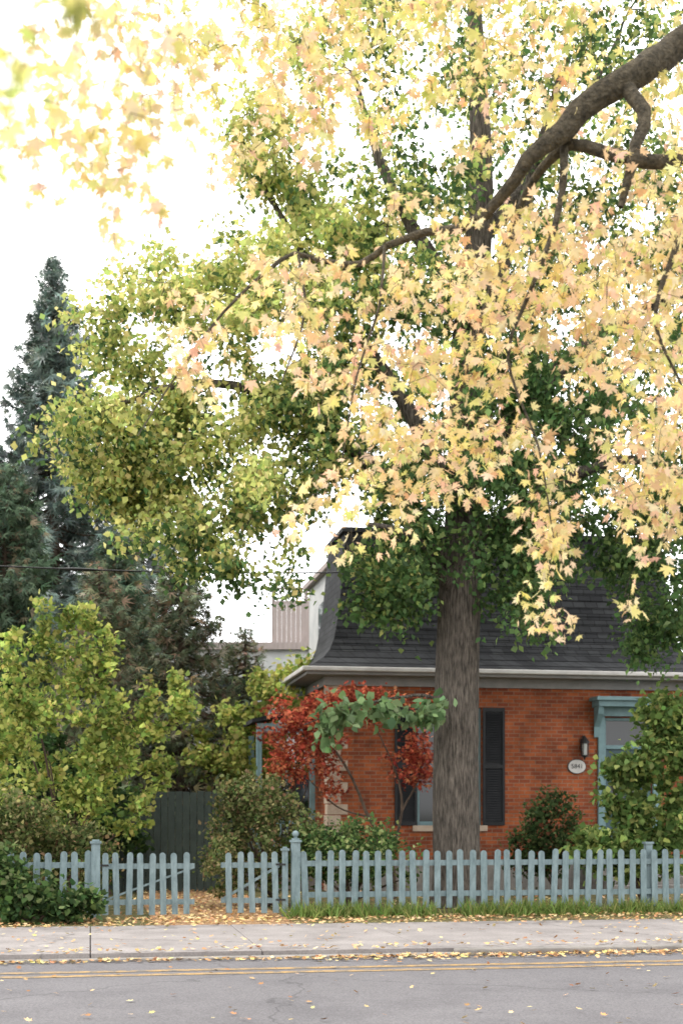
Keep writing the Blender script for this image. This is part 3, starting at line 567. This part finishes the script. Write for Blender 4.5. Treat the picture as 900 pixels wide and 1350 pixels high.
# ---------------------------------------------------------------- grass and fallen leaves
rg=np.random.RandomState(71)
n=6500; u=rg.uniform(2.9,11.5,n); keep=(np.sin(u*2.1)+np.sin(u*5.3+1)+rg.normal(size=n)*.8)>-.9; u=u[keep]; n=len(u); v=VF-.08-abs(rg.normal(size=n))*.2
P=np.stack([u*CA-v*SA,u*SA+v*CA,np.full(n,-.01)],1); D=rg.normal(size=(n,3))*.55; D[:,2]=1
leaves('grass',P,D,rg.uniform(.1,.3,n),palette(n,[(.13,.20,.05),(.21,.27,.08),(.28,.28,.10)],[3,3,1],rg),blade_T(),M_green,rg=rg)
def litter(name,u,v,z,s0=.03,s1=.055):
    n=len(u); P=np.stack([u*CA-v*SA,u*SA+v*CA,z+.012+rg.uniform(0,.02,n)],1); D=rg.normal(size=(n,3)); D[:,2]*=.22
    Dn=nrm(D); TV,TF=maple_T(); X=nrm(np.cross(Dn,np.array([0,0,1.])+rg.normal(size=(n,3))*.25)); Z=np.cross(X,Dn); S=rg.uniform(s0,s1,n)[:,None,None]
    TV=TV.copy(); TV[:,1]-=.95
    V=P[:,None]+S*(TV[None,:,0:1]*X[:,None]+TV[None,:,1:2]*Dn[:,None]+abs(TV[None,:,2:3])*.7*Z[:,None]); F=(TF[None]+(np.arange(n)*len(TV))[:,None,None]).reshape(-1,3)
    C=palette(n,[(.50,.34,.17),(.58,.44,.24),(.32,.17,.08),(.46,.25,.12),(.56,.46,.18)],[3,3,2,1.5,1],rg)
    mesh_np(name,V.reshape(-1,3),F,M_litter,C=np.repeat(C,len(TV),axis=0))
un=rg.uniform
nn=[]
def add(n,u0,u1,v0,v1,z,sd=None):
    u=un(u0,u1,n); v=un(v0,v1,n) if sd is None else v0+sd*rg.normal(size=n); nn.append((u,v,np.full(n,z)))
add(1100,-3,14,16.02,0,-.08,.07); add(900,2.5,14,15.85,0,-.08,.13); add(500,-3,14,16.45,0,0.0,.14)
add(2300,-2,14,20.5,21.5,-.01); add(900,-2,14,20.05,0,0.0,.18); add(380,-3,14,16.4,20.1,0.0)
add(420,-3,14,9,16,-.08); add(1500,.9,2.9,20.3,29,0.0); add(1500,-3,14,21.6,28,-.01)
litter('fallen_leaves',*[np.concatenate([q[i] for q in nn]) for i in range(3)])

# ---------------------------------------------------------------- light, world, camera
sd=Vector((-.62,.12,.85)).normalized()
w=bpy.data.worlds.new('World'); scene.world=w; w.use_nodes=True; t=w.node_tree; t.nodes.clear()
o=N(t,'ShaderNodeOutputWorld'); bg=N(t,'ShaderNodeBackground'); bg.inputs[1].default_value=.15; t.links.new(bg.outputs[0],o.inputs[0])
sk=N(t,'ShaderNodeTexSky'); sk.sky_type='NISHITA'; sk.sun_disc=False; sk.sun_elevation=math.asin(sd.z); sk.sun_rotation=math.atan2(sd.x,sd.y); sk.dust_density=3
tc=N(t,'ShaderNodeTexCoord'); n=N(t,'ShaderNodeTexNoise'); n.inputs['Scale'].default_value=2.2; n.inputs['Detail'].default_value=2; t.links.new(tc.outputs['Generated'],n.inputs['Vector'])
r=N(t,'ShaderNodeValToRGB'); r.color_ramp.elements[0].position=.3; r.color_ramp.elements[0].color=(.80,.81,.83,1); r.color_ramp.elements[1].position=.7; r.color_ramp.elements[1].color=(1,.98,.95,1); t.links.new(n.outputs[0],r.inputs[0])
vm=N(t,'ShaderNodeVectorMath',operation='SCALE'); vm.inputs['Scale'].default_value=25; t.links.new(r.outputs[0],vm.inputs[0])
mx=N(t,'ShaderNodeMix',data_type='RGBA'); mx.inputs[0].default_value=.86; t.links.new(sk.outputs[0],mx.inputs[6]); t.links.new(vm.outputs[0],mx.inputs[7]); t.links.new(mx.outputs[2],bg.inputs[0])
sl=bpy.data.lights.new('sun','SUN'); sl.energy=2.3; sl.angle=math.radians(16); sl.color=(1,.95,.87); so=bpy.data.objects.new('sun',sl); link(so); so.rotation_euler=sd.to_track_quat('Z','Y').to_euler(); so.location=(-20,10,30)
c=bpy.data.cameras.new('camera'); co=bpy.data.objects.new('camera',c); link(co); co.location=(0,0,1.6); co.rotation_euler=(math.radians(90),0,0)
c.sensor_fit='VERTICAL'; c.sensor_height=36; c.lens=50; c.shift_y=395/1350; c.clip_end=2000; c.clip_start=.05
c.dof.use_dof=True; c.dof.focus_distance=15; c.dof.aperture_fstop=2.0
scene.camera=co
scene.view_settings.view_transform='Standard'; scene.view_settings.look='None'; scene.view_settings.exposure=0
